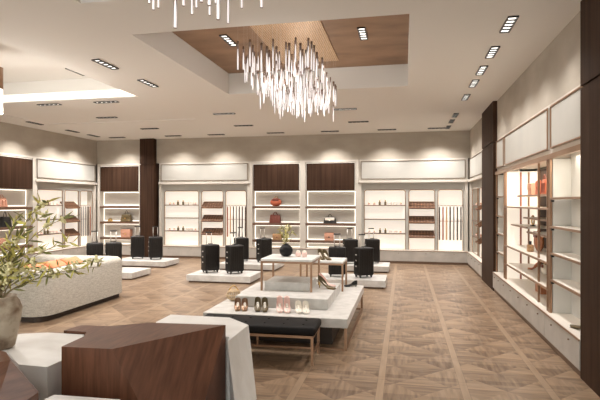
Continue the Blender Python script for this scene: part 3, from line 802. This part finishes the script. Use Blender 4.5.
# ------------------------------------------------------------------ faceted block tables in the foreground
def block(name, lab, cat, top, bot, z, m):
    o = obj(name, poly(B(), [(x, y, z) for x, y in top], [(p[0], p[1], p[2] if len(p) > 2 else 0) for p in bot]), m); return tag(o, lab, cat)
block('block_table', 'large walnut faceted block table in the centre foreground', 'coffee table',
      [(-2.203, 2.897), (-1.848, 2.916), (-1.349, 3.664), (-1.349, 3.664), (-1.96, 3.615), (-2.234, 3.432), (-2.217, 3.187)],
      [(-2.203, 2.897), (-1.483, 2.9355), (-1.3707, 3.1038), (-1.345, 3.655), (-1.96, 3.615), (-2.234, 3.432), (-2.217, 3.187)], .65, 'block')
block('block_table', 'white stone faceted block table behind the walnut block, right of it', 'coffee table',
      [(-2.125, 4.03), (-2.13, 4.32), (-1.553, 4.32), (-1.30, 4.09), (-1.30, 3.573), (-1.33, 3.70), (-1.96, 3.66)],
      [(-2.125, 4.03), (-2.13, 4.32), (-1.50, 4.30), (-1.17, 3.90), (-1.19, 3.47), (-1.32, 3.70), (-1.96, 3.66)], .55, 'marble')
block('block_table', 'white stone faceted block table carrying the large beige vase', 'coffee table',
      [(-2.552, 2.926), (-2.33, 2.921), (-2.325, 3.10), (-2.47, 3.44), (-2.60, 3.70), (-2.942, 3.693), (-3.118, 3.62), (-3.22, 3.50), (-3.17, 3.24), (-2.896, 3.193)],
      [(-2.56, 2.94), (-2.33, 2.93), (-2.325, 3.10), (-2.47, 3.44), (-2.60, 3.70), (-2.942, 3.693), (-3.118, 3.62), (-3.22, 3.50), (-3.17, 3.24), (-2.896, 3.193)], .50, 'marble')
block('block_table', 'low white block table at the bottom edge before the walnut block', 'coffee table',
      [(-2.103, 2.606), (-2.099, 2.692), (-1.662, 2.707), (-1.45, 2.40), (-1.90, 2.40)],
      [(-2.103, 2.606), (-2.099, 2.692), (-1.662, 2.707), (-1.45, 2.40), (-1.90, 2.40)], .42, 'marble')
block('block_table', 'dark walnut block table peeking out behind the large walnut block', 'coffee table', [(-2.80, 3.71), (-2.777, 3.907), (-2.40, 3.93), (-2.26, 3.47), (-2.455, 3.46), (-2.585, 3.71)], [(-2.80, 3.71), (-2.777, 3.907), (-2.40, 3.93), (-2.26, 3.47), (-2.455, 3.46), (-2.585, 3.71)], .52, 'block')
b = B()
for p in ((-2.53, 2.741, .65), (-2.468, 2.721, .65), (-2.316, 2.589, .65), (-2.38, 2.48, .65), (-2.95, 2.45, .65), (-2.95, 2.7, .65),
          (-2.07, 2.525, .50), (-2.0, 2.1, .50), (-2.07, 2.525, 0), (-2.0, 2.1, 0), (-2.4, 2.70, 0), (-2.95, 2.7, 0), (-2.95, 2.1, 0), (-2.95, 2.2, .5)): b.verts.new(p)
bmesh.ops.convex_hull(b, input=b.verts[:])
tag(obj('block_table', b, 'block'), 'dark walnut faceted block at the lower left corner', 'coffee table')

# ------------------------------------------------------------------ big stone vase and olive branches
t = thing('ceramic_vase', 'large weathered beige vase on the left white block', 'vase', (-2.985, 3.22, .50))
obj('vase_body', lathe(B(), [(.085, 0), (.105, .02), (.135, .12), (.152, .22), (.150, .30), (.135, .355), (.12, .375), (.128, .39), (.12, .395), (.1, .36)], 40,
    fn=lambda a, z: .006*math.sin(3*a+z*20)+.004*math.sin(7*a-z*31)), 'vase', t)
R_ = Vector((.979, .204)); F_ = Vector((-.204, .979))
def rf(u, v, z): return (R_.x*u+F_.x*v, R_.y*u+F_.y*v, z)
leafy('olive_branches', 'leafy olive branches with yellow blossoms in the large beige vase', 'branches', (-2.985, 3.22, .50),
      [rf(.50, .05, .98), rf(.42, -.1, 1.10), rf(.56, 0, .80), rf(.30, .1, 1.00), rf(.25, -.15, .86), rf(.12, .05, .98), rf(.18, .15, .72), rf(.34, -.1, .66), rf(.05, -.2, .80), rf(-.2, .1, 1.0), rf(-.35, 0, .85), rf(-.15, -.25, .7),
       rf(.78, .0, .66), rf(.74, .1, .60), rf(.56, .12, .56), rf(.28, .0, .60), rf(.06, .1, .66), rf(.16, -.12, .62)], .36, .088, 24, 11, .12, .022, .55, .005)

# ------------------------------------------------------------------ sofa
sf = thing('sofa', 'cream tweed tub sofa with rounded corners and low surrounding back', 'sofa', (-5.55, 6.75, 0))
def rrect(x0, x1, y0, y1, r, n=8):
    p = []
    for cx, cy, a0 in ((x1-r, y1-r, 0), (x0+r, y1-r, PI/2), (x0+r, y0+r, PI), (x1-r, y0+r, 3*PI/2)):
        for k in range(n+1): a = a0+PI/2*k/n; p.append((cx+r*math.cos(a), cy+r*math.sin(a)))
    return p
ox, oy = .92, 1.03
def shell():
    """U-shaped back swept along a rounded path, rounded top edge"""
    path = [(-.75, .87)]
    r = .12
    path += [(ox-.13-r+r*math.cos(a), oy-.13-r+r*math.sin(a)) for a in [PI/2-PI/2*k/8 for k in range(9)]]
    path += [(ox-.13-r+r*math.cos(a), -oy+.13+r+r*math.sin(a)) for a in [-PI/2*k/8 for k in range(9)]]
    path += [(-1.3, -.87)]
    prof = [(-.13, .08), (-.13, .60), (-.115, .645), (-.07, .675), (0, .685), (.07, .675), (.115, .645), (.13, .60), (.13, .08)]
    b = B(); rings = []; n = len(path)
    for i, p in enumerate(path):
        a = Vector(path[max(0, i-1)]); c = Vector(path[min(n-1, i+1)]); d = (c-a).normalized(); nn = Vector((-d.y, d.x))
        rings.append([b.verts.new((p[0]+nn.x*u, p[1]+nn.y*u, z)) for u, z in prof])
    for i in range(n-1):
        for k in range(len(prof)-1):
            f = b.faces.new((rings[i][k], rings[i][k+1], rings[i+1][k+1], rings[i+1][k])); f.smooth = True
    b.faces.new(rings[0]); b.faces.new(rings[-1][::-1])
    return b
obj('surrounding_back', shell(), 'tweed', sf)
b = B(); pr = rrect(-1.3, ox-.2, -oy+.2, oy-.2, .1); poly(b, [(x, y, .34) for x, y in pr], [(x, y, .06) for x, y in pr]); obj('seat_base', b, 'tweed', sf)
for k in range(2):
    y0 = -.78+.79*k
    b = box(B(), -1.28, .62, y0, y0+.77, .34, .46, .04, 3)
    for f in b.faces: f.smooth = True
    obj('seat_cushion', b, 'tweed', sf)
b = B(); pr = rrect(-1.25, ox-.06, -oy+.06, oy-.06, .15); poly(b, [(x, y, .08) for x, y in pr], [(x, y, 0) for x, y in pr]); obj('plinth', b, 'dark', sf)
def pillow(lab, loc, rz, tilt, s, m):
    b = B(); n = 8; V = {}
    for side in (1, -1):
        for i in range(n+1):
            for j in range(n+1):
                if side == -1 and (i in (0, n) or j in (0, n)): V[(side, i, j)] = V[(1, i, j)]; continue
                u, v = 2*i/n-1, 2*j/n-1; e = max(0, (1-u*u)*(1-v*v))**.45
                V[(side, i, j)] = b.verts.new((u*s*(1-.06*(1-abs(v))), side*.07*e, v*s*(1-.06*(1-abs(u)))))
        for i in range(n):
            for j in range(n):
                f = b.faces.new((V[(side, i, j)], V[(side, i+1, j)], V[(side, i+1, j+1)], V[(side, i, j+1)])); f.smooth = True
    o = obj('throw_pillow', b, m); o.location = loc; o.rotation_euler = (tilt, 0, rz)
    return tag(o, lab, 'pillow', 'pillows on the sofa')
for k, y in enumerate((6.22, 6.62, 7.02)):
    pillow('coral pillow leaning inside the sofa back, %s of three' % ('nearest', 'middle', 'farthest')[k], (-5.07, y, .46+.14), PI/2, -.95, .20, 'peach')

# ------------------------------------------------------------------ suitcase plinths
def plinth(lab, x0, x1, y0, y1):
    t = thing('suitcase_plinth', lab, 'plinth', ((x0+x1)/2, (y0+y1)/2, 0), 0, 'low stone plinths under the suitcases'); w2, l2 = (x1-x0)/2, (y1-y0)/2
    obj('stone_top', box(B(), -w2, w2, -l2, l2, .03, .15, .004, 1), 'stone', t)
    obj('recessed_foot', box(B(), -w2+.04, w2-.04, -l2+.04, l2-.04, 0, .03), 'skirt', t)
plinth('low stone plinth in the nearer row, left of the stepped display', -4.25, -2.92, 9.3, 10.1)
plinth('low stone plinth in the farther row, behind the centre-left suitcases', -4.3, -2.92, 11.15, 12.1)
plinth('low stone plinth in front of the dark pillar', -7.1, -5.68, 11.2, 12.0)
plinth('low stone plinth partly hidden behind the sofa', -7.0, -5.45, 9.3, 10.1)
plinth('low stone plinth in the nearer row, right of the bronze tables', -1.65, -.33, 9.3, 10.1)
plinth('low stone plinth in the farther row, nearest the right corner unit', -1.65, -.33, 11.4, 12.2)

def make_suitcase():
    t = thing('hardshell_suitcase', 'x', 'suitcase')
    w2, d2 = .165, .115
    b = box(B(), -w2, w2, -d2, d2, .045, .575, .03, 4)
    for f in b.faces: f.smooth = True
    for k in range(6):
        x = -.12+.048*k
        for s in (-1, 1): box(b, x-.009, x+.009, s*d2-.004, s*d2+.004, .09, .53, .003, 1)
    obj('shell', b, 'black', t)
    obj('zip_band', box(B(), -w2-.002, w2+.002, -.006, .006, .06, .56, .002, 1), 'black_m', t)
    for z in (.22, .33, .44): obj('latch', box(B(), -w2-.010, -w2+.002, -.022, .022, z-.011, z+.011, .003, 1), 'silver', t)
    for sx in (-1, 1):
        for sy in (-1, 1): obj('wheel', cyl(B(), (sx*.12, sy*.075, .023), .023, .02, 14, 'X'), 'black_m', t)
        for sy in (-1, 1): pass
    for sx in (-1, 1):
        for sy in (-1, 1): box_ = obj('wheel_fork', box(B(), sx*.12-.018, sx*.12+.018, sy*.075-.018, sy*.075+.018, .03, .052), 'black_m', t)
    obj('carry_handle', box(B(), -.05, .05, -.012, .012, .585, .6, .005, 2), 'black_m', t)
    b = B()
    for sx in (-1, 1): cyl(b, (sx*.055, .07, .69), .009, .25, 8)
    h = obj('telescopic_handle', b, 'silver', t)
    obj('grip', box(B(), -.07, .07, .055, .085, .808, .832, .008, 2), 'black_m', h)
    return t
SC = make_suitcase()
cases = [(-6.49, 9.60, .62, 'black suitcase just behind the sofa, leftmost of all'),
         (-6.17, 9.80, .62, 'black suitcase behind the sofa corner, second from the left'),
         (-6.70, 11.72, .58, 'black suitcase on the pillar plinth, the left one'),
         (-6.15, 11.64, .58, 'black suitcase standing alone before the dark pillar, right one on its plinth'),
         (-3.91, 9.72, .80, 'black suitcase on the left half of the near centre-left plinth'),
         (-3.37, 9.68, .80, 'black suitcase on the right half of the near centre-left plinth'),
         (-3.91, 11.72, .62, 'black suitcase on the far centre-left plinth, mostly hidden behind another'),
         (-3.30, 11.62, .90, 'black suitcase on the far plinth left of the globe vase'),
         (-1.28, 9.70, .12, 'black suitcase seen behind the lower bronze table'),
         (-1.24, 11.80, .35, 'black suitcase on the far right plinth, left one'),
         (-.76, 9.68, .60, 'black suitcase with visible latches on the near right plinth'),
         (-.74, 11.95, .35, 'black suitcase on the far right plinth, rightmost of all')]
for i, (x, y, a, lab) in enumerate(cases):
    o = SC if i == 0 else dup(SC, (x, y, .15), a)
    o.location = (x, y, .15); o.rotation_euler = (0, 0, a); o['label'] = lab; o['group'] = 'black suitcases on the plinths'
